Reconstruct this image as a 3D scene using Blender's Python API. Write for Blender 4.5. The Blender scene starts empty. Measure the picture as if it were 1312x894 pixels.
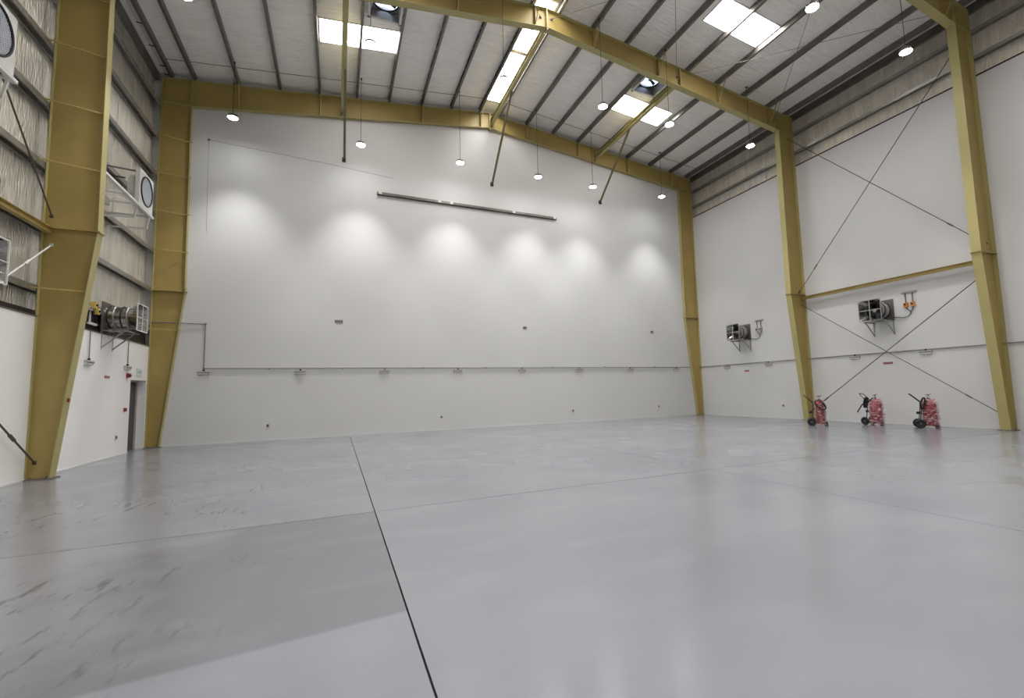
import bpy, bmesh, math, random
from mathutils import Vector, Matrix
random.seed(7)
C = bpy.context.scene.collection
S = bpy.context.scene
PI = math.pi

# ------------------------------------------------------------------ camera, world, exposure
XL, XR, YA, YB, YC, YD = -5.99, 18.954, 20.127, 13.53, 7.074, 0.55
RX = 6.6                      # ridge
YF = -5.6                     # front end of the hall, behind the camera
cam_d = bpy.data.cameras.new('camera'); cam = bpy.data.objects.new('camera', cam_d); C.objects.link(cam)
cam_d.sensor_fit = 'HORIZONTAL'; cam_d.sensor_width = 36.0
cam_d.lens = 585.0 / 1312 * 36.0
cam_d.shift_x = -(693.47 - 656) / 1312
cam_d.shift_y = (448.0 - 447) / 1312
cam_d.clip_start = 0.05; cam_d.clip_end = 200
ya, pi_, ro = -.4221, .0888, -.0275
f = Vector((-math.sin(ya)*math.cos(pi_), math.cos(ya)*math.cos(pi_), math.sin(pi_)))
r = f.cross(Vector((0, 0, 1))).normalized(); u = r.cross(f)
r2 = math.cos(ro)*r + math.sin(ro)*u; u2 = -math.sin(ro)*r + math.cos(ro)*u
cam.matrix_world = Matrix(((r2.x, u2.x, -f.x, 0), (r2.y, u2.y, -f.y, 0), (r2.z, u2.z, -f.z, 1.6), (0, 0, 0, 1)))
S.camera = cam

w = bpy.data.worlds.new('world'); S.world = w; w.use_nodes = True
w.node_tree.nodes['Background'].inputs[0].default_value = (.62, .75, 1, 1)
w.node_tree.nodes['Background'].inputs[1].default_value = 1.6
S.view_settings.view_transform = 'Standard'; S.view_settings.look = 'None'
S.view_settings.gamma = 1; S.view_settings.use_curve_mapping = False
S.view_settings.exposure = 0.5
LAMP_W = 680.0; LAMP_CONE = math.radians(79); SKY_E = 15.0; LENS_E = 70.0

# ------------------------------------------------------------------ materials
def srgb(r, g, b):
    t = []
    for c in (r, g, b):
        c /= 255.0
        t.append(c/12.92 if c <= .04045 else ((c+.055)/1.055)**2.4)
    return (*t, 1)

def mat(name, col, rough=.5, metal=0.0, var=0.0, vscale=3.0, bump=0.0, bscale=30.0, emit=0.0, stretch=(1, 1, 1), spec=None, detail=4, bdist=.02):
    m = bpy.data.materials.new(name); m.use_nodes = True
    nt = m.node_tree; b = nt.nodes['Principled BSDF']
    c = srgb(*col); b.inputs['Base Color'].default_value = c
    b.inputs['Roughness'].default_value = rough; b.inputs['Metallic'].default_value = metal
    if spec is not None: b.inputs['Specular IOR Level'].default_value = spec
    if emit:
        b.inputs['Emission Color'].default_value = c; b.inputs['Emission Strength'].default_value = emit
    if var or bump:
        g = nt.nodes.new('ShaderNodeNewGeometry'); mp = nt.nodes.new('ShaderNodeMapping')
        mp.inputs['Scale'].default_value = stretch
        nt.links.new(g.outputs['Position'], mp.inputs['Vector'])
    if var:
        n = nt.nodes.new('ShaderNodeTexNoise'); n.inputs['Scale'].default_value = vscale; n.inputs['Detail'].default_value = detail
        nt.links.new(mp.outputs[0], n.inputs['Vector'])
        rp = nt.nodes.new('ShaderNodeValToRGB')
        rp.color_ramp.elements[0].position = .3; rp.color_ramp.elements[1].position = .7
        rp.color_ramp.elements[0].color = (c[0]*(1-var), c[1]*(1-var), c[2]*(1-var), 1)
        rp.color_ramp.elements[1].color = (min(1, c[0]*(1+var)), min(1, c[1]*(1+var)), min(1, c[2]*(1+var)), 1)
        nt.links.new(n.outputs['Fac'], rp.inputs[0]); nt.links.new(rp.outputs[0], b.inputs['Base Color'])
    if bump:
        n2 = nt.nodes.new('ShaderNodeTexNoise'); n2.inputs['Scale'].default_value = bscale; n2.inputs['Detail'].default_value = 3
        nt.links.new(mp.outputs[0], n2.inputs['Vector'])
        bp = nt.nodes.new('ShaderNodeBump'); bp.inputs['Strength'].default_value = bump; bp.inputs['Distance'].default_value = bdist
        nt.links.new(n2.outputs['Fac'], bp.inputs['Height']); nt.links.new(bp.outputs[0], b.inputs['Normal'])
    return m

M = {}
M['paint_lightened'] = mat('white_wall_paint_lightened', (232, 231, 228), .5, var=.02, vscale=.4)  # same wall paint, lightened to make up for weak light on left wall
M['paint'] = mat('white_wall_paint', (203, 203, 202), .55, var=.025, vscale=.35)
M['khaki'] = mat('khaki_steel_paint', (164, 143, 82), .45, var=.06, vscale=1.2)
M['khaki_lt'] = mat('khaki_steel_paint_lit', (168, 157, 104), .45, var=.05, vscale=1.5)  # same khaki, lightened to carry the brighter light on the flanges
M['galv'] = mat('galvanised_steel', (168, 166, 163), .36, .75, var=.15, vscale=4)
M['galv_dk'] = mat('dull_galvanised_steel', (116, 112, 107), .42, .6, var=.15, vscale=3)
M['roof_foil'] = mat('roof_insulation_foil', (244, 241, 236), .42, .05, var=.05, vscale=2.2, bump=1.0, bscale=2.2, stretch=(.45, 6, 6), bdist=.07)
M['wall_foil'] = mat('wall_insulation_foil', (232, 227, 216), .3, .65, var=.12, vscale=1.5, bump=1.0, bscale=9, stretch=(3, 3, .5), bdist=.05)
M['black'] = mat('black_rubber', (22, 22, 23), .6)
M['rod'] = mat('dark_bracing_rod', (88, 84, 74), .5, .4)
M['rod_k'] = mat('khaki_bracing_rod', (128, 118, 84), .5)
M['dark'] = mat('dark_maroon_louvre_and_shade', (40, 30, 31), .6)
M['white_metal'] = mat('white_powder_coated_metal', (214, 214, 210), .4)
M['grey_metal'] = mat('grey_conduit', (120, 119, 116), .5)
M['fixture'] = mat('grey_fixture_plastic', (176, 174, 168), .4)
M['diffuser'] = mat('clear_ribbed_diffuser', (205, 204, 198), .25)
M['red'] = mat('red_plastic', (150, 30, 32), .4)
M['redsign'] = mat('red_sign_print', (140, 40, 42), .5)
M['bottle'] = mat('red_cylinder_paint', (140, 27, 38), .4)
M['orange'] = mat('orange_switch_box', (214, 138, 62), .4)
M['grey_box'] = mat('grey_switch_box', (176, 168, 160), .4)
M['yellow'] = mat('yellow_switch_box', (206, 180, 84), .4)
M['door'] = mat('charcoal_door_leaf', (62, 61, 64), .45)
M['lens'] = mat('lit_lamp_lens', (255, 255, 255), .3, emit=LENS_E)
M['chrome'] = mat('bright_sheet_metal', (150, 148, 144), .22, .95, bump=.3, bscale=8)
M['mesh'] = mat('white_wire_mesh', (226, 230, 238), .4)
M['skylight'] = mat('backlit_translucent_sheet', (255, 251, 247), .4, emit=SKY_E)
M['pale'] = mat('pale_grey_fan_back', (206, 212, 226), .4)
M['sign'] = mat('pale_exit_sign', (200, 214, 208), .4)
M['green'] = mat('green_sign_print', (70, 140, 116), .4)
M['joint'] = mat('dark_joint_sealant', (40, 40, 42), .8)
M['blades'] = mat('dark_fan_blades', (48, 50, 56), .4)

def floor_mat():
    m = bpy.data.materials.new('grey_epoxy_floor'); m.use_nodes = True
    nt = m.node_tree; b = nt.nodes['Principled BSDF']; N = nt.nodes.new; L = nt.links.new
    g = N('ShaderNodeNewGeometry')
    def noise(scale, det, st, rot=0, rough=.5):
        mp = N('ShaderNodeMapping'); mp.inputs['Scale'].default_value = st; mp.inputs['Rotation'].default_value = (0, 0, rot)
        L(g.outputs['Position'], mp.inputs[0]); n = N('ShaderNodeTexNoise'); n.inputs['Scale'].default_value = scale
        n.inputs['Detail'].default_value = det; n.inputs['Roughness'].default_value = rough
        L(mp.outputs[0], n.inputs['Vector']); return n.outputs['Fac']
    def ramp(x, a, b_, c0=0, c1=1):
        r = N('ShaderNodeMapRange'); r.inputs['From Min'].default_value = a; r.inputs['From Max'].default_value = b_
        r.inputs['To Min'].default_value = c0; r.inputs['To Max'].default_value = c1; L(x, r.inputs['Value']); return r.outputs[0]
    def mth(op, a, b_=None):
        n = N('ShaderNodeMath'); n.operation = op
        for i, v in enumerate((a, b_)):
            if v is None: continue
            if isinstance(v, (int, float)): n.inputs[i].default_value = v
            else: L(v, n.inputs[i])
        return n.outputs[0]
    def mix(fac, c1, c2):
        n = N('ShaderNodeMix'); n.data_type = 'RGBA'; L(fac, n.inputs['Factor'])
        for k, v in (('A', c1), ('B', c2)):
            s = [i for i in n.inputs if i.name == k and i.type == 'RGBA'][0]
            if isinstance(v, tuple): s.default_value = v
            else: L(v, s)
        return [o for o in n.outputs if o.type == 'RGBA'][0]
    sp = N('ShaderNodeSeparateXYZ'); L(g.outputs['Position'], sp.inputs[0]); x, y = sp.outputs[0], sp.outputs[1]
    base = mix(ramp(noise(.4, 1, (1, 1, 1)), .3, .7), srgb(114, 116, 122), srgb(122, 123, 128))
    # darker coat on the slab left of the main joint, with an uneven left edge
    wob = ramp(noise(1.1, 5, (1, 1, 1)), .3, .7, -.7, .7)
    xe = mth('ADD', x, wob)
    left = ramp(xe, -2.2, -1.2); right = ramp(x, .495, .505, 1, 0)
    yl = mth('ADD', y, mth('MULTIPLY', x, -.1))
    near = ramp(yl, 3.59, 3.64); far = ramp(y, 6.86, 6.87, 1, 0)
    patch = mth('MULTIPLY', mth('MULTIPLY', left, right), mth('MULTIPLY', near, far))
    base = mix(mth('MULTIPLY', patch, .85), base, srgb(99, 101, 105))
    # scuffs and trowel marks left side
    sc = mth('MULTIPLY', ramp(noise(4.5, 6, (1.9, .45, 1), -.5, .62), .55, .66), ramp(xe, -.4, -1.6))
    sc = mth('MULTIPLY', sc, ramp(noise(.7, 2, (1, 1, 1)), .44, .56))
    sc = mth('MULTIPLY', sc, ramp(xe, -6.0, -4.4))
    base = mix(mth('MULTIPLY', sc, .75), base, srgb(78, 80, 83))
    lt = mth('MULTIPLY', ramp(noise(1.3, 2, (.7, 1.6, 1), .3, .5), .5, .9), .2)
    base = mix(lt, base, srgb(146, 148, 151))
    L(base, b.inputs['Base Color'])
    L(ramp(noise(.8, 1, (1, 1, 1)), .3, .7, .17, .26), b.inputs['Roughness'])
    return m
M['floor'] = floor_mat()

def wrap_mat():
    m = bpy.data.materials.new('clear_crumpled_wrap'); m.use_nodes = True
    nt = m.node_tree; b = nt.nodes['Principled BSDF']
    b.inputs['Base Color'].default_value = srgb(198, 156, 160); b.inputs['Roughness'].default_value = .22
    b.inputs['Alpha'].default_value = .38
    n = nt.nodes.new('ShaderNodeTexNoise'); n.inputs['Scale'].default_value = 9; g = nt.nodes.new('ShaderNodeNewGeometry')
    mp = nt.nodes.new('ShaderNodeMapping'); mp.inputs['Rotation'].default_value = (.5, .4, 0); mp.inputs['Scale'].default_value = (1, 1, 3.5)
    nt.links.new(g.outputs['Position'], mp.inputs[0]); nt.links.new(mp.outputs[0], n.inputs['Vector'])
    rp = nt.nodes.new('ShaderNodeMapRange'); rp.inputs['From Min'].default_value = .42; rp.inputs['From Max'].default_value = .66
    rp.inputs['To Min'].default_value = .1; rp.inputs['To Max'].default_value = .75
    nt.links.new(n.outputs['Fac'], rp.inputs['Value']); nt.links.new(rp.outputs[0], b.inputs['Alpha'])
    bp = nt.nodes.new('ShaderNodeBump'); bp.inputs['Strength'].default_value = 1; bp.inputs['Distance'].default_value = .02
    nt.links.new(n.outputs['Fac'], bp.inputs['Height']); nt.links.new(bp.outputs[0], b.inputs['Normal'])
    return m
M['wrap'] = wrap_mat()

# ------------------------------------------------------------------ mesh builder
class MB:
    def __init__(s): s.v = []; s.f = []; s.sm = []
    def add(s, vs, fs, smooth=False):
        k = len(s.v); s.v += [tuple(v) for v in vs]
        for q in fs: s.f.append(tuple(k+i for i in q)); s.sm.append(smooth)
        return s
    def box(s, a, b):
        x0, x1 = sorted((a[0], b[0])); y0, y1 = sorted((a[1], b[1])); z0, z1 = sorted((a[2], b[2]))
        return s.add([(x0,y0,z0),(x1,y0,z0),(x1,y1,z0),(x0,y1,z0),(x0,y0,z1),(x1,y0,z1),(x1,y1,z1),(x0,y1,z1)],
            [(0,3,2,1),(4,5,6,7),(0,1,5,4),(1,2,6,5),(2,3,7,6),(3,0,4,7)])
    def prism(s, poly, d):                       # planar polygon (3d points) extruded by vector d
        n = len(poly); p = [Vector(q) for q in poly]; d = Vector(d)
        nn = Vector((0, 0, 0))
        for i in range(n): nn += p[i].cross(p[(i+1) % n])
        if nn.dot(d) < 0: p.reverse()
        vs = p + [q+d for q in p]
        return s.add(vs, [tuple(range(n-1, -1, -1)), tuple(range(n, 2*n))] + [(i, (i+1) % n, n+(i+1) % n, n+i) for i in range(n)])
    def bar(s, a, b, w, h=None, up=(0, 0, 1)):   # rectangular bar
        h = w if h is None else h; a = Vector(a); b = Vector(b); t = (b-a).normalized(); upv = Vector(up)
        if abs(t.dot(upv)) > .95: upv = Vector((1, 0, 0))
        n = t.cross(upv).normalized()*w/2; m = n.cross(t).normalized()*h/2
        return s.prism([a+n+m, a-n+m, a-n-m, a+n-m], b-a)
    def tube(s, pts, r, n=8, caps=True):
        pts = [Vector(p) for p in pts]; R = [r]*len(pts) if isinstance(r, (int, float)) else r
        vs = []; ref = None
        for i, p in enumerate(pts):
            t = (pts[min(i+1, len(pts)-1)]-pts[max(i-1, 0)]).normalized()
            if ref is None: ref = t.orthogonal().normalized()
            a = (ref - t*ref.dot(t)).normalized(); ref = a; b = t.cross(a)
            vs += [p+(a*math.cos(2*PI*j/n)+b*math.sin(2*PI*j/n))*R[i] for j in range(n)]
        fs = [(i*n+j, i*n+(j+1) % n, (i+1)*n+(j+1) % n, (i+1)*n+j) for i in range(len(pts)-1) for j in range(n)]
        s.add(vs, fs, True)
        if caps:
            k = len(pts)-1; s.add(vs[:n], [tuple(range(n-1, -1, -1))]); s.add(vs[k*n:], [tuple(range(n))])
        return s
    def torus(s, c, R, r, axis='x', n=28, m=6):
        vs = []
        for i in range(n):
            a = 2*PI*i/n
            for j in range(m):
                b = 2*PI*j/m; q = R+r*math.cos(b); h = r*math.sin(b)
                p = {'x': (h, q*math.cos(a), q*math.sin(a)), 'y': (q*math.cos(a), h, q*math.sin(a)), 'z': (q*math.cos(a), q*math.sin(a), h)}[axis]
                vs.append((c[0]+p[0], c[1]+p[1], c[2]+p[2]))
        return s.add(vs, [(i*m+j, ((i+1) % n)*m+j, ((i+1) % n)*m+(j+1) % m, i*m+(j+1) % m) for i in range(n) for j in range(m)], True)
    def build(s, name, m, parent=None, label=None, kind=None):
        me = bpy.data.meshes.new(name); me.from_pydata(s.v, [], s.f)
        for i, p in enumerate(me.polygons): p.use_smooth = s.sm[i]
        me.materials.append(M[m] if isinstance(m, str) else m)
        bm = bmesh.new(); bm.from_mesh(me); bmesh.ops.recalc_face_normals(bm, faces=bm.faces); bm.to_mesh(me); bm.free()
        o = bpy.data.objects.new(name, me); C.objects.link(o)
        if parent: o.parent = parent
        if label: o['label'] = label
        if kind: o['kind'] = kind
        return o

def thing(name, label, cat, loc=(0, 0, 0), rz=0, group=None):
    o = bpy.data.objects.new(name, None); C.objects.link(o); o.location = loc; o.rotation_euler = (0, 0, rz)
    o.empty_display_size = .2
    o['label'] = label; o['category'] = cat
    if group: o['group'] = group
    return o
def tag(o, label, cat, group=None):
    o['label'] = label; o['category'] = cat
    if group: o['group'] = group
    return o
def struct(o, label):
    o['kind'] = 'structure'; o['label'] = label; return o
def copy_tree(o, parent=None):
    c = o.copy(); C.objects.link(c)
    if parent: c.parent = parent
    for ch in list(o.children): copy_tree(ch, c)
    return c

# ------------------------------------------------------------------ heights of the steelwork
def top(x):  return 15.0 - (.122*(RX-x) if x < RX else .100*(x-RX))      # rafter top
def bot(x):  return 14.28 - (.147*(RX-x) if x < RX else .112*(x-RX))     # rafter underside
def sheet(x): return top(x) + .24                                        # underside of the roof lining

# ------------------------------------------------------------------ floor: slabs with recessed joints
fl = struct(MB().box((XL-.6, YF-.2, -.35), (XR+.4, YA+.4, -.13)).build('floor', 'joint'), 'grey epoxy floor of large slabs with straight saw-cut joints')
xs = [XL-.35, .5, 6.55, 12.6, XR+.1]; ys = [YF, .6, 6.86, 13.4, YA+.12]
for i in range(4):
    for j in range(4):
        gx0 = .007 if xs[i] == .5 else .005; gx1 = .007 if xs[i+1] == .5 else .005
        MB().box((xs[i]+gx0, ys[j]+.0075, -.13), (xs[i+1]-gx1, ys[j+1]-.0075, 0)).build('slab', 'floor', fl)

# ------------------------------------------------------------------ walls
wb = MB()
n = 24; pts = [(XL-.4, YA+.06, 0), (XR+.3, YA+.06, 0), (XR+.3, YA+.06, sheet(XR)-.02), (RX, YA+.06, sheet(RX)-.01), (XL-.4, YA+.06, sheet(XL)-.02)]
wb.prism(pts, (0, .3, 0))
wall_b = struct(wb.build('wall_back', 'paint'), 'tall white painted gable wall under the far rafter')
ff = MB(); ff.prism([(p[0], YF-.3, p[2]) for p in pts], (0, .3, 0))
struct(ff.build('wall_front', 'paint'), 'white painted gable wall behind the camera')
HL, HR = 3.5, 11.42
D0, D1, DH = 18.62, 19.95, 2.3       # door opening
wl = MB().box((XL-.45, YF, 0), (XL, D0, HL)).box((XL-.45, D1, 0), (XL, YA+.06, HL)).box((XL-.45, D0, DH), (XL, D1, HL))
wall_l = struct(wl.build('wall_left', 'paint_lightened'), 'left wall: white plaster below, silver foil lining above')
MB().box((XL-.06, YF, HL), (XL+.015, YA, HL+.03)).build('ledge_flashing', 'galv_dk', wall_l)
MB().box((XL-.24, YF, HL+.03), (XL-.12, YA, HL+.17)).build('gap_shade_strip', 'dark', wall_l, 'dark strip coloured as the shaded gap above the white plaster')  # solid strip, shade of the recess put into its dark colour
MB().box((XL-.22, 15.2, HL+.17), (XL-.14, YA, 4.27)).build('louvre_band', 'dark', wall_l, 'dark open band behind the duct fan')
wr = MB().box((XR, YF, 0), (XR+.3, YA+.06, HR))
wall_r = struct(wr.build('wall_right', 'paint'), 'right wall: tall white plaster with a foil-lined strip under the eave')
MB().box((XR-.01, YF, HR), (XR+.1, YA, HR+.05)).build('ledge_flashing', 'dark', wall_r, 'dark line along the top of the plaster')

# foil strips on side walls, each a narrow blanket with ribs
def foil_strip(y0, y1, z0, z1, x, sgn, parent):
    nz = 9; ny = 6; vs = []; fs = []
    ph = random.random()*6
    for i in range(ny+1):
        for k in range(nz+1):
            t = i/ny; yy = y0+(y1-y0)*t; z = z0+(z1-z0)*k/nz
            d = .025*math.sin(PI*t) + .008*math.sin(ph+k*1.9+i*2.3) if 0 < i < ny else 0
            vs.append((x + sgn*d, yy, z))
    for i in range(ny):
        for k in range(nz):
            a = i*(nz+1)+k; fs.append((a, a+1, a+nz+2, a+nz+1))
    m = MB().add(vs, fs, True)
    m.box((x-.002, y1-.02, z0), (x+sgn*.018, y1+.004, z1))
    m.build('foil_strip', 'wall_foil', parent)
y = YF
while y < YA-.05:
    y1 = min(y+1.15, YA+.05)
    z0 = HL+.1 if y1 < 15.3 else 4.2
    foil_strip(y, y1, z0, sheet(XL-.2), XL-.25, 1, wall_l)
    foil_strip(y, y1, HR, sheet(XR+.2), XR+.22, -1, wall_r)
    y = y1
# outer cladding shells (keep daylight out)
MB().box((XL-.36, YF, HL), (XL-.3, YA+.06, sheet(XL-.2)+.02)).build('outer_cladding', 'galv_dk', wall_l)
MB().box((XR+.28, YF, HR), (XR+.32, YA+.06, sheet(XR+.2)+.02)).build('outer_cladding', 'galv_dk', wall_r)

# door recess
dr = MB().box((XL-.33, D0, 0), (XL-.27, D1, DH))
door = struct(dr.build('door_1', 'door'), 'charcoal steel door leaf set back in the left wall recess')
MB().box((XL-.28, D0+.03, .95), (XL-.2, D0+.08, 1.0)).box((XL-.22, D0+.03, .95), (XL-.2, D0+.2, .98)).build('door_handle', 'galv', door)
MB().box((XL-.3, D0, DH-.05), (XL-.22, D1, DH)).box((XL-.3, D0, 0), (XL-.22, D0+.05, DH)).box((XL-.3, D1-.05, 0), (XL-.22, D1, DH)).build('door_frame', 'grey_box', door)
# low grey skirting strip at plaster foot (thin shadow line)
for nm, a, b in (('baseboard_back', (XL, YA+.035, 0), (XR, YA+.06, .03)), ('baseboard_right', (XR-.02, YF, 0), (XR, YA, .03)), ('baseboard_left', (XL, YF, 0), (XL+.02, D0, .03))):
    struct(MB().box(a, b).build(nm, 'paint'), 'thin white plaster foot along the wall')

# ------------------------------------------------------------------ roof lining, skylights, fan openings
purl = [-5.67, -4.98, -3.58, -2.17, -.74, .70, 2.02, 3.42, 4.78, 6.15, 7.06, 8.5, 9.97, 11.42, 12.92, 14.5, 16.02, 17.5, 18.62]
yb = [YF-.1, -4.2, -2.9, -1.6, -.3, 1.0, 2.3, 3.5, 4.65, 5.8, 6.9, 8.05, 9.2, 10.35, 11.5, 12.3, 13.2, 14.35, 15.45, 16.0, 17.2, 18.4, 19.4, YA+.1]
sky = [(-.72, 1.98, 16.0, 17.2), (11.55, 14.35, 16.0, 17.2), (-.72, 1.98, 10.35, 11.5), (11.85, 14.5, 10.35, 11.5), (-.72, 1.98, 4.65, 5.8), (11.85, 14.5, 4.65, 5.8), (-.72, 1.98, -1.6, -.3), (11.85, 14.5, -1.6, -.3)]
ridge_spans = [(-1.6, 1.0), (2.3, 4.65), (5.8, 8.05), (8.05, 10.35), (10.35, 12.3), (14.35, 16.0), (16.0, 19.4), (12.3, 13.2), (13.2, 14.35)]
fans = [(.84, 1.88, 14.35, 15.45), (11.6, 12.78, 14.35, 15.45)]
holes = sky + fans + [(6.2, 7.0, a, b) for a, b in ridge_spans]
ceil = struct(MB().prism([(XL-.4, YF-.05, sheet(XL-.4)-.0), (XL-.15, YF-.05, sheet(XL-.15)), (XL-.15, YF-.05, sheet(XL-.15)+.05), (XL-.4, YF-.05, sheet(XL-.4)+.05)], (0, YA-YF+.15, 0)).build('ceiling', 'galv_dk'), 'pitched metal roof lined with silver insulation foil')
def cuts():
    s = set(purl + [XL-.36, XR+.32, RX, -6.0])
    for h in holes: s.add(h[0]); s.add(h[1])
    return sorted(s)
cx = cuts()
xx = []
for a, b in zip(cx[:-1], cx[1:]):
    k = max(1, int(round((b-a)/.35)))
    xx += [a+(b-a)*i/k for i in range(k)]
xx.append(cx[-1])
def sag(x):
    for a, b in zip(purl[:-1], purl[1:]):
        if a <= x <= b: return .035*math.sin(PI*(x-a)/(b-a))
    return 0
for y0, y1 in zip(yb[:-1], yb[1:]):
    hs = [h for h in holes if h[2] < y1-.01 and h[3] > y0+.01]
    m = MB(); ny = 4; vs = []; idx = {}
    ph = random.random()*6
    for i, x in enumerate(xx):
        for j in range(ny+1):
            t = j/ny; yy = y0+(y1-y0)*t
            d = sag(x)*(1+.3*math.sin(ph+i)) * (.55+.45*math.sin(PI*t)) + (.012*math.sin(ph*3+i*2.1+j*1.7) if 0 < j < ny else 0)
            if any(abs(x-h[0]) < 1e-6 or abs(x-h[1]) < 1e-6 for h in hs): d = 0
            idx[i, j] = len(vs); vs.append((x, yy, sheet(x)-d))
    fs = []
    for i in range(len(xx)-1):
        xm = (xx[i]+xx[i+1])/2
        if any(h[0] < xm < h[1] for h in hs): continue
        for j in range(ny): fs.append((idx[i, j], idx[i+1, j], idx[i+1, j+1], idx[i, j+1]))
    m.add(vs, fs, True)
    # taped lap at the far edge
    for i in range(len(xx)-1):
        xm = (xx[i]+xx[i+1])/2
        if any(h[0] < xm < h[1] for h in holes if h[2]-.02 < y1 < h[3]+.02): continue
        m.add([(xx[i], y1-.03, sheet(xx[i])-.012), (xx[i+1], y1-.03, sheet(xx[i+1])-.012), (xx[i+1], y1+.01, sheet(xx[i+1])-.012), (xx[i], y1+.01, sheet(xx[i])-.012)], [(0, 1, 2, 3)])
    m.build('insulation_strip', 'roof_foil', ceil)
# outer roof deck over the foil, with the same openings, blocks daylight
m = MB(); gx = sorted(set([XL-.4, XR+.35, RX] + [h[0] for h in holes] + [h[1] for h in holes])); gy = sorted(set([YF-.2, YA+.36] + [h[2] for h in holes] + [h[3] for h in holes]))
for a, b in zip(gx[:-1], gx[1:]):
    for c, d in zip(gy[:-1], gy[1:]):
        if any(h[0] < (a+b)/2 < h[1] and h[2] < (c+d)/2 < h[3] for h in holes): continue
        m.add([(a, c, sheet(a)+.05), (b, c, sheet(b)+.05), (b, d, sheet(b)+.05), (a, d, sheet(a)+.05)], [(0, 1, 2, 3)])
m.build('roof_deck', 'galv_dk', ceil)

def skylight(idx, x0, x1, y0, y1, label):
    m = MB()
    for (a, b, c, d) in ((x0, x1, y0, y0+.045), (x0, x1, y1-.045, y1), (x0, x0+.045, y0, y1), (x1-.045, x1, y0, y1)):
        m.prism([(a, c, sheet(a)-.03), (b, c, sheet(b)-.03), (b, c, sheet(b)+.1), (a, c, sheet(a)+.1)], (0, d-c, 0))
    fr = struct(m.build('window_%d' % idx, 'white_metal'), label)
    MB().prism([(x0+.01, y0+.01, sheet(x0)+.07), (x1-.01, y0+.01, sheet(x1)+.07), (x1-.01, y0+.01, sheet(x1)+.09), (x0+.01, y0+.01, sheet(x0)+.09)], (0, y1-y0-.02, 0)).build('translucent_sheet', 'skylight', fr)
names = ['bright skylight in the left roof slope before the far wall', 'bright skylight in the right roof slope before the far wall', 'bright skylight in the left roof slope nearer the camera', 'bright skylight at the top right between the nearer frames',
         'skylight in the left roof slope above the camera', 'skylight in the right roof slope above the camera', 'skylight in the left roof slope behind the camera', 'skylight in the right roof slope behind the camera']
for i, h in enumerate(sky): skylight(i+1, *h, names[i])
k = 9
for (a, b) in sorted(ridge_spans):
    x0, x1 = 6.2, 7.0; z = sheet(RX)
    m = MB().box((x0, a, z-.09), (x0+.03, b, z+.1)).box((x1-.03, a, z-.09), (x1, b, z+.1)).box((x0, a, z-.06), (x1, a+.09, z+.1)).box((x0, b-.09, z-.06), (x1, b, z+.1))
    fr = struct(m.build('window_%d' % k, 'galv'), 'narrow ridge skylight panel, from about %.0f to %.0f metres down the hall' % (a, b))
    MB().box((x0+.01, a+.01, z+.06), (x1-.01, b-.01, z+.08)).build('translucent_sheet', 'skylight', fr)
    k += 1

# ------------------------------------------------------------------ purlins
def c_section(p0, p1, h, wd, t=.012, flip=1, up=(0, 0, 1)):
    """C profile swept from p0 to p1; web vertical, flanges towards +flip side; p0/p1 at the middle of the web top"""
    p0 = Vector(p0); p1 = Vector(p1); d = p1-p0; tt = d.normalized(); up = Vector(up); s = tt.cross(up).normalized()*flip
    prof = [(0, 0), (wd, 0), (wd, -.035), (wd-t, -.035), (wd-t, -t), (t, -t), (t, -h+t), (wd-t, -h+t), (wd-t, -h+.035), (wd, -h+.035), (wd, -h), (0, -h)]
    m = MB(); n = len(prof)
    a = [p0+s*q[0]+up*q[1] for q in prof]; b = [q+d for q in a]
    m.add(a+b, [(i, (i+1) % n, n+(i+1) % n, n+i) for i in range(n)])
    for e in (0, n):
        m.add((a+b)[e:e+n], [(0, 1, 4, 5), (1, 2, 3, 4), (0, 5, 6, 11), (11, 6, 7, 10), (7, 8, 9, 10)])
    return m
ordw = ['first', 'second', 'third', 'fourth', 'fifth', 'sixth', 'seventh', 'eighth', 'ninth', 'tenth']
nl = [p for p in purl if p < RX]; nr = [p for p in purl if p > RX]
for i, x in enumerate(purl):
    left = x < RX; o_ = (len(nl)-1-i) if left else i-len(nl)
    t = thing('roof_purlin', 'dark steel roof purlin, %s one %s of the ridge' % (ordw[o_], 'left' if left else 'right'), 'purlin', (x, YA+.03, sheet(x)-.24), 0, 'roof purlins')
    c_section((0, 0, .235), (0, YF-YA+.0, .235), .225, .085, flip=1 if left else -1).build('purlin_rail', 'galv_dk', t)
    for fy, dd in ((YB, 0), (YC, 0), (YD, 0)):   # lapped sleeve over each frame
        c_section((-.006*(1 if left else -1), fy-YA-.7, .241), (-.006*(1 if left else -1), fy-YA+.7, .241), .232, .095, flip=-1 if left else 1).build('lap_sleeve', 'galv', t)

# eave strips and eave struts
t = thing('eave_strut', 'dark steel eave beam along the top of the left wall', 'beam', (XL-.12, YA, top(XL)-.1), 0)
c_section((0, 0, .3), (0, YF-YA, .3), .3, .12).build('beam_rail', 'galv_dk', t)
t = thing('eave_strut', 'dark steel eave beam along the top of the right wall', 'beam', (XR+.1, YA, top(XR)-.1), 0)
c_section((0, 0, .3), (0, YF-YA, .3), .3, .12, flip=-1).build('beam_rail', 'galv_dk', t)
t = thing('gutter_lining', 'pale strip of white panels between left eave and first purlin', 'lining', (XL+.06, 0, sheet(XL)-.03))
yy = 6.0
while yy < YA-.2:
    y1 = min(yy+1.05, YA)
    MB().box((-.02, yy+.02, 0), (.2, y1-.02, .012)).build('panel', 'white_metal', t); MB().box((-.04, y1-.02, -.012), (.22, y1+.02, .005)).build('strap', 'black', t)
    yy = y1

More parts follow.
